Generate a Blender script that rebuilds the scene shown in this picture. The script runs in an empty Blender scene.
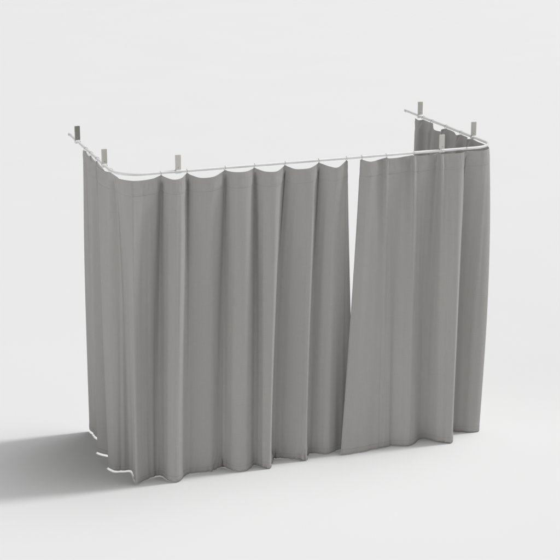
import bpy, bmesh, math, random
from mathutils import Vector, noise

C = bpy.context.scene.collection
random.seed(4)

# ------------------------------------------------------------------ camera numbers
IMG = 560.0
F_PX = 1752.0
PITCH = math.atan(530.0 / F_PX)
YAW = math.atan(644.0 / math.hypot(F_PX, 530.0))
CAM_H = 5.13
OX, OY = 4.27, 11.545            # world origin = middle of the front run of the rail
CAM = Vector((-OX, -OY, CAM_H))
FW = Vector((math.sin(YAW) * math.cos(PITCH), math.cos(YAW) * math.cos(PITCH), -math.sin(PITCH)))
RT = Vector((math.cos(YAW), -math.sin(YAW), 0.0))
UP = RT.cross(FW)
RAIL_Z = 2.30
XL = 2.862 - OX
RR = 0.16                        # radius of the right corner
XR = 1.492                       # right leg where it leaves the corner; it leans in by SK per metre
SK = 0.070
YB = 13.01 - OY
RC = 0.20                        # radius of the left corner


def xr(y):
    return XR - SK * (y - RR)



def front_x(px, py, Y=0.0):
    """x of the point of the plane y=Y measured at photo position (px, py)"""
    d = FW * F_PX + RT * (px - 280) + UP * (280 - py)
    t = (Y - CAM.y) / d.y
    return CAM.x + d.x * t


# ------------------------------------------------------------------ helpers
def link(name, bm, mat, parent=None, smooth=True):
    me = bpy.data.meshes.new(name)
    bm.normal_update()
    bm.to_mesh(me)
    bm.free()
    if smooth:
        for p in me.polygons:
            p.use_smooth = True
    me.materials.append(mat)
    o = bpy.data.objects.new(name, me)
    C.objects.link(o)
    if parent:
        o.parent = parent
    return o


def thing(name, label, cat, group=None):
    o = bpy.data.objects.new(name, None)
    C.objects.link(o)
    o['label'] = label
    o['category'] = cat
    if group:
        o['group'] = group
    return o


def sweep(bm, pts, r, n=12, cap=True):
    """round tube along a polyline with parallel-transported frames"""
    rings = []
    prev = None
    for i, p in enumerate(pts):
        a = pts[max(i - 1, 0)]
        b = pts[min(i + 1, len(pts) - 1)]
        t = (b - a).normalized()
        if prev is None:
            ref = Vector((0, 0, 1)) if abs(t.z) < 0.9 else Vector((1, 0, 0))
            u = t.cross(ref).normalized()
        else:
            u = (prev - t * prev.dot(t)).normalized()
        prev = u
        v = t.cross(u)
        rings.append([bm.verts.new(p + u * (r * math.cos(2 * math.pi * k / n)) + v * (r * math.sin(2 * math.pi * k / n))) for k in range(n)])
    for a, b in zip(rings, rings[1:]):
        for k in range(n):
            bm.faces.new((a[k], a[(k + 1) % n], b[(k + 1) % n], b[k]))
    if cap:
        bm.faces.new(rings[0][::-1])
        bm.faces.new(rings[-1])
    return bm


def bevel_box(bm, c, s, rz=0.0, bev=0.002):
    r = bmesh.ops.create_cube(bm, size=1.0)
    vs = r['verts']
    for v in vs:
        x, y, z = v.co.x * s[0], v.co.y * s[1], v.co.z * s[2]
        v.co = Vector((c[0] + x * math.cos(rz) - y * math.sin(rz), c[1] + x * math.sin(rz) + y * math.cos(rz), c[2] + z))
    es = list({e for v in vs for e in v.link_edges})
    if bev:
        bmesh.ops.bevel(bm, geom=es, offset=bev, segments=2, affect='EDGES')
    return bm


# ------------------------------------------------------------------ materials
def base_mat(name):
    m = bpy.data.materials.new(name)
    m.use_nodes = True
    nt = m.node_tree
    return m, nt, nt.nodes['Principled BSDF']


def fabric_mat():
    m, nt, b = base_mat('grey_fabric')
    N, L = nt.nodes, nt.links
    uv = N.new('ShaderNodeUVMap'); uv.uv_map = 'cloth'

    def yarn(sx, sy, detail):
        mp = N.new('ShaderNodeMapping'); mp.inputs['Scale'].default_value = (sx, sy, 1)
        L.new(uv.outputs[0], mp.inputs[0])
        t = N.new('ShaderNodeTexNoise'); t.inputs['Scale'].default_value = 1.0
        t.inputs['Detail'].default_value = detail
        L.new(mp.outputs[0], t.inputs['Vector'])
        return t.outputs['Fac']
    warp = yarn(320, 14, 2)
    weft = yarn(14, 320, 2)
    mott = yarn(2.5, 1.2, 3)
    a = N.new('ShaderNodeMath'); a.operation = 'ADD'
    L.new(warp, a.inputs[0]); L.new(weft, a.inputs[1])
    ramp = N.new('ShaderNodeMapRange')
    ramp.inputs['From Min'].default_value = 0.6; ramp.inputs['From Max'].default_value = 1.4
    ramp.inputs['To Min'].default_value = 0.95; ramp.inputs['To Max'].default_value = 1.05
    L.new(a.outputs[0], ramp.inputs['Value'])
    r2 = N.new('ShaderNodeMapRange')
    r2.inputs['From Min'].default_value = 0.3; r2.inputs['From Max'].default_value = 0.7
    r2.inputs['To Min'].default_value = 0.98; r2.inputs['To Max'].default_value = 1.02
    L.new(mott, r2.inputs['Value'])
    mul = N.new('ShaderNodeMath'); mul.operation = 'MULTIPLY'
    L.new(ramp.outputs[0], mul.inputs[0]); L.new(r2.outputs[0], mul.inputs[1])
    col = N.new('ShaderNodeVectorMath'); col.operation = 'SCALE'
    col.inputs[0].default_value = FABRIC
    L.new(mul.outputs[0], col.inputs['Scale'])
    L.new(col.outputs[0], b.inputs['Base Color'])
    b.inputs['Roughness'].default_value = 0.92
    b.inputs['Specular IOR Level'].default_value = 0.15
    b.inputs['Sheen Weight'].default_value = 0.05
    b.inputs['Sheen Roughness'].default_value = 0.5
    bump = N.new('ShaderNodeBump'); bump.inputs['Strength'].default_value = 0.25; bump.inputs['Distance'].default_value = 0.0006
    L.new(a.outputs[0], bump.inputs['Height'])
    L.new(bump.outputs[0], b.inputs['Normal'])
    return m


def metal_mat(name, col, rough, metallic=0.0, spec=0.5):
    m, nt, b = base_mat(name)
    N, L = nt.nodes, nt.links
    tc = N.new('ShaderNodeTexCoord')
    t = N.new('ShaderNodeTexNoise'); t.inputs['Scale'].default_value = 60; t.inputs['Detail'].default_value = 4
    L.new(tc.outputs['Object'], t.inputs['Vector'])
    mr = N.new('ShaderNodeMapRange')
    mr.inputs['To Min'].default_value = rough - 0.06; mr.inputs['To Max'].default_value = rough + 0.06
    L.new(t.outputs['Fac'], mr.inputs['Value']); L.new(mr.outputs[0], b.inputs['Roughness'])
    s = N.new('ShaderNodeVectorMath'); s.operation = 'SCALE'; s.inputs[0].default_value = col
    m2 = N.new('ShaderNodeMapRange'); m2.inputs['To Min'].default_value = 0.96; m2.inputs['To Max'].default_value = 1.04
    L.new(t.outputs['Fac'], m2.inputs['Value']); L.new(m2.outputs[0], s.inputs['Scale'])
    L.new(s.outputs[0], b.inputs['Base Color'])
    b.inputs['Metallic'].default_value = metallic
    b.inputs['Specular IOR Level'].default_value = spec
    return m


FABRIC = (0.440, 0.434, 0.420)
M_FAB = fabric_mat()
M_THREAD = metal_mat('grey_thread', (0.345, 0.343, 0.336), 0.9, 0, 0.1)
M_RAIL = metal_mat('white_enamel', (0.86, 0.86, 0.855), 0.3)
M_RING = metal_mat('brushed_wire', (0.42, 0.42, 0.41), 0.35, 0.6)
M_BRK = metal_mat('beige_powder_coat', (0.72, 0.70, 0.66), 0.5, 0.0, 0.4)
M_BRKD = metal_mat('bracket_darker', (0.36, 0.347, 0.33), 0.5, 0.0, 0.4)  # bracket colour in a darker tone, used on the back left post only


def floor_mat():
    m, nt, b = base_mat('matt_white_floor')
    N, L = nt.nodes, nt.links
    tc = N.new('ShaderNodeTexCoord')
    t = N.new('ShaderNodeTexNoise'); t.inputs['Scale'].default_value = 0.8; t.inputs['Detail'].default_value = 6
    L.new(tc.outputs['Object'], t.inputs['Vector'])
    mr = N.new('ShaderNodeMapRange')
    mr.inputs['From Min'].default_value = 0.3; mr.inputs['From Max'].default_value = 0.7
    mr.inputs['To Min'].default_value = 0.795; mr.inputs['To Max'].default_value = 0.805
    L.new(t.outputs['Fac'], mr.inputs['Value'])
    cmb = N.new('ShaderNodeCombineColor')
    for i in range(3):
        L.new(mr.outputs[0], cmb.inputs[i])
    L.new(cmb.outputs[0], b.inputs['Base Color'])
    b.inputs['Roughness'].default_value = 0.95
    b.inputs['Specular IOR Level'].default_value = 0.0
    return m


# ------------------------------------------------------------------ floor
bm = bmesh.new()
bmesh.ops.create_grid(bm, x_segments=8, y_segments=8, size=150)
fl = link('floor', bm, floor_mat(), smooth=False)
fl['kind'] = 'structure'
fl['label'] = 'seamless pale white studio floor'

# ------------------------------------------------------------------ rail
def rail_path(step=0.03):
    pts = []
    n = 24
    y = YB
    while y > RC:
        pts.append(Vector((XL, y, RAIL_Z))); y -= 0.08
    for i in range(n + 1):
        a = math.pi + (math.pi / 2) * i / n
        pts.append(Vector((XL + RC + RC * math.cos(a), RC + RC * math.sin(a), RAIL_Z)))
    x = XL + RC + 0.08
    while x < XR - RR - 0.04:
        pts.append(Vector((x, 0, RAIL_Z))); x += 0.08
    for i in range(n + 1):
        a = 1.5 * math.pi + (math.pi / 2) * i / n
        pts.append(Vector((XR - RR + RR * math.cos(a), RR + RR * math.sin(a), RAIL_Z)))
    y = RR + 0.08
    while y < YB:
        pts.append(Vector((xr(y), y, RAIL_Z))); y += 0.08
    pts.append(Vector((xr(YB), YB, RAIL_Z)))
    return pts


rail = thing('curtain_rail', 'white U-shaped tubular rail with rounded corners and six short bracket posts above the grey curtains', 'curtain rail')
TR = 0.0105
bm = sweep(bmesh.new(), rail_path(), TR, 20)
link('tube', bm, M_RAIL, rail)
for x in (XL, xr(YB)):
    bm = sweep(bmesh.new(), [Vector((x, YB - 0.006, RAIL_Z)), Vector((x, YB + 0.004, RAIL_Z)), Vector((x, YB + 0.006, RAIL_Z))], TR + 0.0022, 20)
    link('end_cap', bm, M_RAIL, rail)


def bracket(x, y, rz, mat):
    bm = bmesh.new()
    bevel_box(bm, (x, y, RAIL_Z + TR + 0.052), (0.038, 0.017, 0.112), rz, 0.0015)
    post = link('bracket', bm, mat, rail, smooth=False)
    # saddle that grips the tube
    bm = bmesh.new()
    d = Vector((math.cos(rz), math.sin(rz), 0))
    p = Vector((x, y, RAIL_Z))
    sweep(bm, [p - d * 0.019, p - d * 0.017, p + d * 0.017, p + d * 0.019], TR + 0.0045, 20)
    link('clamp', bm, M_RAIL, post)
    # countersunk grub screw on the post face
    bm = bmesh.new()
    nrm = Vector((math.sin(rz), -math.cos(rz), 0))
    q = p + Vector((0, 0, TR + 0.02)) + nrm * 0.0082
    sweep(bm, [q, q + nrm * 0.0016], 0.0035, 12)
    link('screw', bm, M_RING, post)


bracket(XL, 12.74 - OY, 0.12, M_BRKD)
bracket(XL, 11.90 - OY, 0.0, M_BRK)
bracket(front_x(178.2, 171), 0.0, 0.0, M_BRK)
bracket(front_x(441.8, 150), 0.0, 0.0, M_BRK)
bracket(xr(1.215), 1.215, 0.0, M_BRK)
bracket(xr(0.345), 0.345, 0.0, M_BRK)

# ------------------------------------------------------------------ curtains
HEM_Z = 0.0145


def hem_z(v):
    """the cloth clears the floor on the left leg and all but brushes it along the front"""
    if v.x < -1.25:
        return HEM_Z
    k = min(1.0, (v.x + 1.25) / 0.25)
    return HEM_Z + k * (-0.007 + 0.003 * noise.noise(Vector((v.x * 9, v.y * 9, 2.0))))


def hem_rest(v):
    """how much the hem rucks where it drags on the floor"""
    a = math.exp(-((v.x + 0.72) / 0.10) ** 2) + 0.8 * math.exp(-((v.x + 0.10) / 0.16) ** 2) + 0.7 * math.exp(-((v.x + 0.25) / 0.05) ** 2)
    return 1.0 + 5.0 * min(a, 1.0)



def cr(p0, p1, p2, p3, t):
    return 0.5 * ((2 * p1) + (p2 - p0) * t + (2 * p0 - 5 * p1 + 4 * p2 - p3) * t * t + (3 * p1 - p0 - 3 * p2 + p3) * t ** 3)


def spline(vals, i, t):
    n = len(vals)
    p1, p2 = vals[i], vals[i + 1]
    p0 = vals[i - 1] if i > 0 else p1 * 2 - p2
    p3 = vals[i + 2] if i + 2 < n else p2 * 2 - p1
    return cr(p0, p1, p2, p3, t)


def build_curtain(root, cols, seed, bulge=0.0):
    """cols: (top_x, top_y, sag, bottom_x, bottom_y, hook?, straightness)
    Every column is one vertical line of the cloth; columns are joined by a spline at every height."""
    SUB = 10
    ROWS = 150
    tops = [Vector((c[0], c[1], 0)) for c in cols]
    bots = [Vector((c[3], c[4], 0)) for c in cols]
    sags = [c[2] for c in cols]
    strs = [c[6] for c in cols]
    hooks = [c[5] for c in cols]
    K = len(cols)
    samp = []
    for i in range(K - 1):
        for j in range(SUB):
            samp.append((i, j / SUB))
    samp.append((K - 2, 1.0))
    rows = []
    for r in range(ROWS + 1):
        q = r / ROWS
        t = q ** 1.35 if q < 1 else 1.0         # rows crowd near the top
        line = []
        P = []
        for k in range(K):
            gs = t if strs[k] else 1 - (1 - t) ** 1.5
            ga = 1 - (1 - t) ** 3.6
            d = bots[k] - tops[k]
            # split the move into along-rail and across-rail pieces
            nx = out_dir(tops[k])
            across = d.dot(nx)
            along = d - nx * across
            P.append(tops[k] + along * gs + nx * (across * ga + cols[k][7] * math.sin(math.pi * min(1.0, t) ** 0.75)))
        for (i, f) in samp:
            v = spline(P, i, f)
            sg = max(0.0, spline(sags, i, f))
            zt = RAIL_Z - 0.020 - sg
            z = zt + (hem_z(v) - zt) * t
            line.append(Vector((v.x, v.y, z)))
        rows.append(line)
    S = len(samp)
    # cloth irregularity: soft vertical creases, pull lines under the hooks and a restless hem
    for r, line in enumerate(rows):
        q = r / ROWS
        t = q ** 1.35 if q < 1 else 1.0
        for s, v in enumerate(line):
            a = line[max(s - 1, 0)]
            b = line[min(s + 1, S - 1)]
            tv = (b - a); tv.z = 0
            if tv.length < 1e-6:
                continue
            tv.normalize()
            nv = Vector((tv.y, -tv.x, 0))
            u = s / SUB
            w = min(1.0, t * 6)
            n1 = noise.noise(Vector((u * 2.3 + seed, t * 1.1, 3.1))) * 0.006
            n2 = noise.noise(Vector((u * 6.0 + seed, t * 2.6 + u * 0.4, 7.7))) * 0.0015
            n3 = noise.noise(Vector((u * 5.0 + t * 20, t * 26, seed))) * 0.0045 * max(0.0, (t - 0.93) / 0.07) * hem_rest(v)
            n4 = noise.noise(Vector((u * 5.0, t * 40, seed + 9))) * 0.004 * max(0.0, 1 - t / 0.09) * min(1.0, t * 60)
            line[s] = v + nv * ((n1 + n2) * w + n3 + n4)
    # pinch pleats: the cloth folds in sharply under every hook and the fold opens out on the way down
    for r, line in enumerate(rows):
        q = r / ROWS
        t = q ** 1.35 if q < 1 else 1.0
        src = [v.copy() for v in line]
        for k in range(K):
            depth, width, reach = cols[k][8]
            if not depth:
                continue
            hs = min(k * SUB, S - 1)
            rise = min(1.0, t / 0.03)
            fall = math.exp(-(max(0.0, t - 0.05) / reach) ** 2)
            wd = width * (1 + 1.9 * t)
            nx = out_dir(tops[k])
            for s in range(max(0, hs - 3 * SUB), min(S, hs + 3 * SUB)):
                d = (src[s] - src[hs]); d.z = 0
                g = math.exp(-(d.length / wd) ** 2)
                if g > 0.003:
                    line[s] = line[s] - nx * (depth * rise * fall * g)
                    if nx.y < -0.9 and depth > 0:     # the front pleats fold over to the right
                        line[s].x += 0.42 * depth * rise * fall * g
    # heading seam: the doubled 9 cm heading stands a touch proud of the single cloth
    def seam_z(zt, _):
        return RAIL_Z - 0.020 - 0.45 * (RAIL_Z - 0.020 - zt) - 0.120

    def seam_t(zt, v):
        return (seam_z(zt, 0) - v.z + 0.1) / 0.1
    rows2 = []
    for line in rows:
        nl = []
        for s, v in enumerate(line):
            zt = rows[0][s].z
            a = line[max(s - 1, 0)]; b = line[min(s + 1, S - 1)]
            tv = (b - a); tv.z = 0; tv.normalize()
            nv = Vector((tv.y, -tv.x, 0))
            x = seam_t(zt, v)
            off = 0.0014 if x < 0.93 else (0.0014 * (1 - (x - 0.93) / 0.14) if x < 1.07 else 0.0)
            if 0.93 <= x <= 1.02:
                off -= 0.0012
            hb = (v.z - HEM_Z) / 0.045
            if hb < 1.0:
                off += 0.0012 * min(1, (1 - hb) * 6)
            nl.append(v + nv * off)
        rows2.append(nl)
    rows = rows2
    # arc length for the weave
    midrow = rows[ROWS // 2]
    arc = [0.0]
    for s in range(1, S):
        arc.append(arc[-1] + (midrow[s] - midrow[s - 1]).length)
    bm = bmesh.new()
    uvl = bm.loops.layers.uv.new('cloth')
    grid = [[bm.verts.new(v) for v in line] for line in rows]
    uvof = {}
    for r in range(ROWS + 1):
        for s in range(S):
            uvof[grid[r][s]] = (arc[s], rows[r][s].z)
    for r in range(ROWS):
        for s in range(S - 1):
            f = bm.faces.new((grid[r][s], grid[r + 1][s], grid[r + 1][s + 1], grid[r][s + 1]))
            for lp in f.loops:
                lp[uvl].uv = uvof[lp.vert]
    panel = link('panel', bm, M_FAB, root)
    md = panel.modifiers.new('thickness', 'SOLIDIFY'); md.thickness = 0.0024; md.offset = 0.0
    # stitching lines follow the cloth at fixed distances from its top and hem
    def thread(getz):
        pts = []
        for s in range(S):
            zt = getz(s)
            for r in range(ROWS):
                if rows[r][s].z >= zt >= rows[r + 1][s].z:
                    f = (rows[r][s].z - zt) / max(1e-6, rows[r][s].z - rows[r + 1][s].z)
                    v = rows[r][s].lerp(rows[r + 1][s], f)
                    a = rows[r][max(s - 1, 0)]; b = rows[r][min(s + 1, S - 1)]
                    tv = (b - a); tv.z = 0; tv.normalize()
                    pts.append(v + Vector((tv.y, -tv.x, 0)) * 0.0014)
                    break
        return pts
    th = sweep(bmesh.new(), thread(lambda s: seam_z(rows[0][s].z, 0) - 0.0), 0.0005, 5)
    link('heading_stitching', th, M_THREAD, root)
    th = sweep(bmesh.new(), thread(lambda s: HEM_Z + 0.034), 0.0008, 5)
    link('hem_stitching', th, M_THREAD, root)
    # rings: a wire loop round the tube, an eye through the heading
    for k in range(K):
        if not hooks[k]:
            continue
        s = min(k * SUB, S - 1)
        top = rows[0][s]
        c = Vector((tops[k].x, tops[k].y, RAIL_Z - 0.0035))
        nx = out_dir(tops[k])
        bm = bmesh.new()
        R = 0.0155
        tilt = random.uniform(-0.25, 0.25)
        tan = Vector((-nx.y, nx.x, 0))
        loop = []
        for i in range(29):
            a = 2 * math.pi * i / 28
            loop.append(c + (nx * math.cos(a) + tan * (math.sin(a) * math.sin(tilt)) + Vector((0, 0, math.sin(a) * math.cos(tilt)))) * R)
        sweep(bm, loop, 0.0012, 8, cap=False)
        ring = link('ring', bm, M_RING, root)
        e = c + Vector((0, 0, -R))
        bm = bmesh.new()
        tz = top.z - 0.012
        tp = Vector((top.x, top.y, tz)) + nx * 0.004
        sweep(bm, [e + Vector((0, 0, 0.003)), e.lerp(tp, 0.5) + nx * 0.003, tp], 0.0014, 8)
        link('hook', bm, M_RING, ring)
    return panel


def out_dir(p):
    """unit vector pointing out of the U at a point near the rail"""
    if p.y > (RC if p.x < 0 else RR) and abs(p.x) > 1.0:
        return Vector((-1 if p.x < 0 else 1, 0, 0))
    if p.x < XL + RC or p.x > XR - RR:
        cx = XL + RC if p.x < 0 else XR - RR
        d = Vector((p.x - cx, p.y - (RC if p.x < 0 else RR), 0))
        if d.length > 1e-4:
            return d.normalized()
    return Vector((0, -1, 0))


def W(x, y):
    return (x - OX, y - OY)


def col(top, sag, bot, hook=0, st=0, bulge=0.0, pinch=None):
    b = W(*bot)
    if pinch is None:
        pinch = (0.040, 0.019, 0.62) if hook else (0, 1, 1)
    sag *= 0.85
    return (top[0], top[1], sag, b[0], b[1], hook, st, bulge, pinch)


def T(px, off=0.0, py=None):
    """top of a front column: photo x, offset outwards"""
    if py is None:
        py = 172.7 - 0.083 * (px - 165)
    return (front_x(px, py, -off), -off)


def L(y, off=0.0):
    return (XL - off, y - OY)


def Rr(y, off=0.0):
    return (xr(y) + off, y)


cols1 = [
    col(L(12.56, 0.000), 0.012, (2.850, 12.614)),
    col(L(12.47), 0.0, (2.860, 12.52), 1),
    col(L(12.42, 0.010), 0.010, (2.866, 12.44)),
    col(L(12.36, 0.014), 0.012, (2.905, 12.35)),
    col(L(12.31), 0.0, (2.945, 12.28), 1),
    col(L(12.27, 0.014), 0.010, (2.850, 12.21)),
    col(L(12.20, 0.022), 0.014, (2.803, 12.150)),
    col(L(12.155, 0.012), 0.010, (2.870, 12.06)),
    col(L(12.12), 0.0, (2.970, 12.01), 1),
    col(L(12.08, 0.014), 0.010, (2.930, 11.93)),
    col(L(12.01, 0.022), 0.014, (2.812, 11.850)),
    col(L(11.86, 0.012), 0.012, (2.832, 11.765)),
    col((XL + 0.006, 0.195), 0.0, (2.880, 11.738), 1),
    col((XL + 0.040, 0.150), 0.026, (2.945, 11.725)),
    col((XL + 0.040, 0.095), 0.026, (2.955, 11.660)),
    col((XL + 0.064, 0.040), 0.024, (2.936, 11.560)),
    col(T(132.5, 0.025), 0.018, (2.930, 11.468), 0, 0, 0.0, (-0.009, 0.012, 0.55)),
    col(T(142, 0.020), 0.022, (2.995, 11.505)),
    col(T(153, 0.012), 0.016, (3.070, 11.548)),
    col(T(160.7), 0.0, (3.128, 11.562), 1),
    col(T(164.5, 0.000), 0.014, (3.150, 11.520)),
    col(T(173, 0.034), 0.032, (3.180, 11.436)),
    col(T(181, 0.034), 0.026, (3.235, 11.424)),
    col(T(186.8), 0.0, (3.300, 11.500), 1),
    col(T(190.5, -0.006), 0.016, (3.345, 11.528)),
    col(T(201, 0.030), 0.038, (3.400, 11.530)),
    col(T(214, 0.034), 0.034, (3.500, 11.522)),
    col(T(224.7), 0.0, (3.595, 11.566), 1),
    col(T(228.0, -0.006), 0.010, (3.628, 11.560)),
    col(T(237, 0.030), 0.014, (3.680, 11.466)),
    col(T(247, 0.030), 0.013, (3.765, 11.452)),
    col(T(254.2), 0.0, (3.842, 11.522), 1),
    col(T(257.5, -0.006), 0.012, (3.875, 11.510)),
    col(T(266, 0.026), 0.030, (3.908, 11.462)),
    col(T(277, 0.034), 0.032, (3.950, 11.440)),
    col(T(284.7), 0.0, (4.000, 11.560), 1),
    col(T(287.5, -0.014), 0.012, (4.030, 11.598)),
    col(T(296, 0.024), 0.030, (4.100, 11.578)),
    col(T(308, 0.036), 0.030, (4.200, 11.520)),
    col(T(314, 0.026), 0.016, (4.248, 11.490)),
    col(T(318.6), 0.0, (4.290, 11.575), 1),
    col(T(321.5, -0.014), 0.012, (4.320, 11.600)),
    col(T(330, 0.022), 0.032, (4.385, 11.572)),
    col(T(338, 0.034), 0.042, (4.450, 11.548)),
    col(T(346.3), 0.0, (4.570, 11.600), 1, 0, 0.0, (0, 1, 1)),
    col(T(347.8, 0.002), 0.008, (4.672, 11.608)),
]
c1 = thing('curtain', 'long grey fabric curtain on the left, hanging from the rail round its left corner', 'curtain', 'grey curtains on the U-shaped rail')
build_curtain(c1, cols1, 2.0)

cols2 = [
    col(T(360.2, 0.0), 0.006, (4.536, 11.505), 0, 1),
    col(T(361.6), 0.0, (4.560, 11.497), 1, 1, 0.0, (0, 1, 1)),
    col(T(371, 0.024), 0.018, (4.680, 11.500), 0, 1),
    col(T(382.5, -0.014), 0.010, (4.815, 11.520), 0, 1),
    col(T(386.3, 0.004), 0.0, (4.880, 11.525), 1, 0, 0.0, (-0.012, 0.012, 0.5)),
    col(T(389.5, 0.010), 0.006, (4.920, 11.528), 0, 0),
    col(T(399, 0.004), 0.008, (4.975, 11.545)),
    col(T(410.5, -0.022), 0.005, (5.045, 11.510)),
    col(T(414.0, 0.008), 0.0, (5.095, 11.500), 1, 0, 0.0, (-0.015, 0.013, 0.6)),
    col(T(417.0, 0.006), 0.004, (5.150, 11.522)),
    col(T(427, 0.010), 0.008, (5.215, 11.580)),
    col(T(437, -0.026), 0.006, (5.275, 11.582)),
    col(T(441.3, 0.008), 0.0, (5.335, 11.505), 1, 0, 0.0, (-0.016, 0.013, 0.35)),
    col(T(444.5, 0.006), 0.005, (5.370, 11.478)),
    col(T(453, 0.014), 0.008, (5.405, 11.452)),
    col(T(461, 0.022), 0.007, (5.440, 11.450)),
    col(T(466.0), 0.002, (5.476, 11.530), 1),
    col(T(468.5, -0.020), 0.006, (5.505, 11.650)),
    col((1.395, 0.000), 0.008, (5.585, 11.640), 0, 0, 0.01),
    col((1.452, 0.040), 0.010, (5.655, 11.600), 0, 0, 0.03),
    col((1.490, 0.100), 0.010, (5.740, 11.600), 0, 0, 0.034),
    col((XR + 0.004, 0.190), 0.006, (5.715, 11.710), 0, 0, 0.03),
    col(Rr(0.275), 0.004, (5.700, 11.800), 0, 0, 0.03),
    col(Rr(0.365), 0.0, (5.710, 11.900), 1),
    col(Rr(0.395, -0.030), 0.004, (5.640, 11.950)),
    col(Rr(0.46, 0.010), 0.006, (5.720, 12.020)),
    col(Rr(0.535), 0.0, (5.710, 12.090), 1),
    col(Rr(0.560, -0.030), 0.004, (5.620, 12.130)),
    col(Rr(0.68, 0.012), 0.006, (5.710, 12.230)),
    col(Rr(0.775), 0.0, (5.690, 12.320), 1),
    col(Rr(0.80, -0.030), 0.010, (5.620, 12.360)),
    col(Rr(0.87, 0.004), 0.046, (5.690, 12.430)),
    col(Rr(0.94, -0.020), 0.040, (5.620, 12.500)),
    col(Rr(1.005), 0.0, (5.690, 12.560), 1),
    col(Rr(1.09, 0.008), 0.003, (5.700, 12.640)),
    col(Rr(1.155), 0.0, (5.670, 12.710), 1),
    col(Rr(1.18, -0.030), 0.006, (5.610, 12.750)),
    col(Rr(1.26, -0.02), 0.006, (5.660, 12.810)),
]
c2 = thing('curtain', 'grey fabric curtain on the right with a slanting left edge, wrapped round the right corner', 'curtain', 'grey curtains on the U-shaped rail')
build_curtain(c2, cols2, 31.0)

# ------------------------------------------------------------------ camera
cam = bpy.data.cameras.new('camera')
cam.sensor_width = 36
cam.lens = F_PX / IMG * 36
cam.clip_start = 0.1
cam.clip_end = 1000
co = bpy.data.objects.new('camera', cam)
C.objects.link(co)
co.location = CAM
co.rotation_euler = (math.pi / 2 - PITCH, 0, -YAW)
bpy.context.scene.camera = co

# ------------------------------------------------------------------ light: one far soft studio lamp on the right + even white studio ambience
KEY_EL = math.radians(50)
KEY_AZ = math.radians(-2.5)         # from +X
KD = 300.0
ld = bpy.data.lights.new('key_lamp', 'AREA')
ld.shape = 'ELLIPSE'
ld.size = 34.0
ld.size_y = 100.0
ld.energy = 33000 * 25 * 0.52
ld.color = (1.0, 1.0, 0.998)
lo = bpy.data.objects.new('key_lamp', ld)
C.objects.link(lo)
dv = Vector((math.cos(KEY_EL) * math.cos(KEY_AZ), math.cos(KEY_EL) * math.sin(KEY_AZ), math.sin(KEY_EL)))
lo.location = dv * KD + Vector((0, 0.5, 1.0))
lo.rotation_euler = (-dv).to_track_quat('-Z', 'Y').to_euler()

w = bpy.data.worlds.new('World')
bpy.context.scene.world = w
w.use_nodes = True
bg = w.node_tree.nodes['Background']
bg.inputs['Strength'].default_value = 1.0
# even studio ambience, one very wide softbox glow almost overhead and a low one on the left
wn, wl = w.node_tree.nodes, w.node_tree.links
AMB = 0.075
LOBES = [(6.0, 20.0, (math.cos(math.radians(70)), 0.0, math.sin(math.radians(70)))),
         (1.85, 4.0, Vector((-1.0, -0.42, -0.14)).normalized())]
wtc = wn.new('ShaderNodeTexCoord')
acc = None
for amt, pw, dr in LOBES:
    wdot = wn.new('ShaderNodeVectorMath'); wdot.operation = 'DOT_PRODUCT'
    wdot.inputs[1].default_value = tuple(dr)
    wl.new(wtc.outputs['Generated'], wdot.inputs[0])
    wmx = wn.new('ShaderNodeMath'); wmx.operation = 'MAXIMUM'; wmx.inputs[1].default_value = 0.0
    wl.new(wdot.outputs['Value'], wmx.inputs[0])
    wpw = wn.new('ShaderNodeMath'); wpw.operation = 'POWER'; wpw.inputs[1].default_value = pw
    wl.new(wmx.outputs[0], wpw.inputs[0])
    wma = wn.new('ShaderNodeMath'); wma.operation = 'MULTIPLY_ADD'
    wma.inputs[1].default_value = amt; wma.inputs[2].default_value = AMB
    wl.new(wpw.outputs[0], wma.inputs[0])
    if acc is not None:
        wl.new(acc, wma.inputs[2])
    acc = wma.outputs[0]
wcc = wn.new('ShaderNodeCombineColor')
for i in range(3):
    wl.new(acc, wcc.inputs[i])
wl.new(wcc.outputs[0], bg.inputs['Color'])

sc = bpy.context.scene
sc.view_settings.view_transform = 'Standard'
sc.view_settings.look = 'None'
sc.view_settings.exposure = 0
sc.view_settings.gamma = 1
sc.cycles.max_bounces = 8
sc.cycles.diffuse_bounces = 5
sc.cycles.use_denoising = True
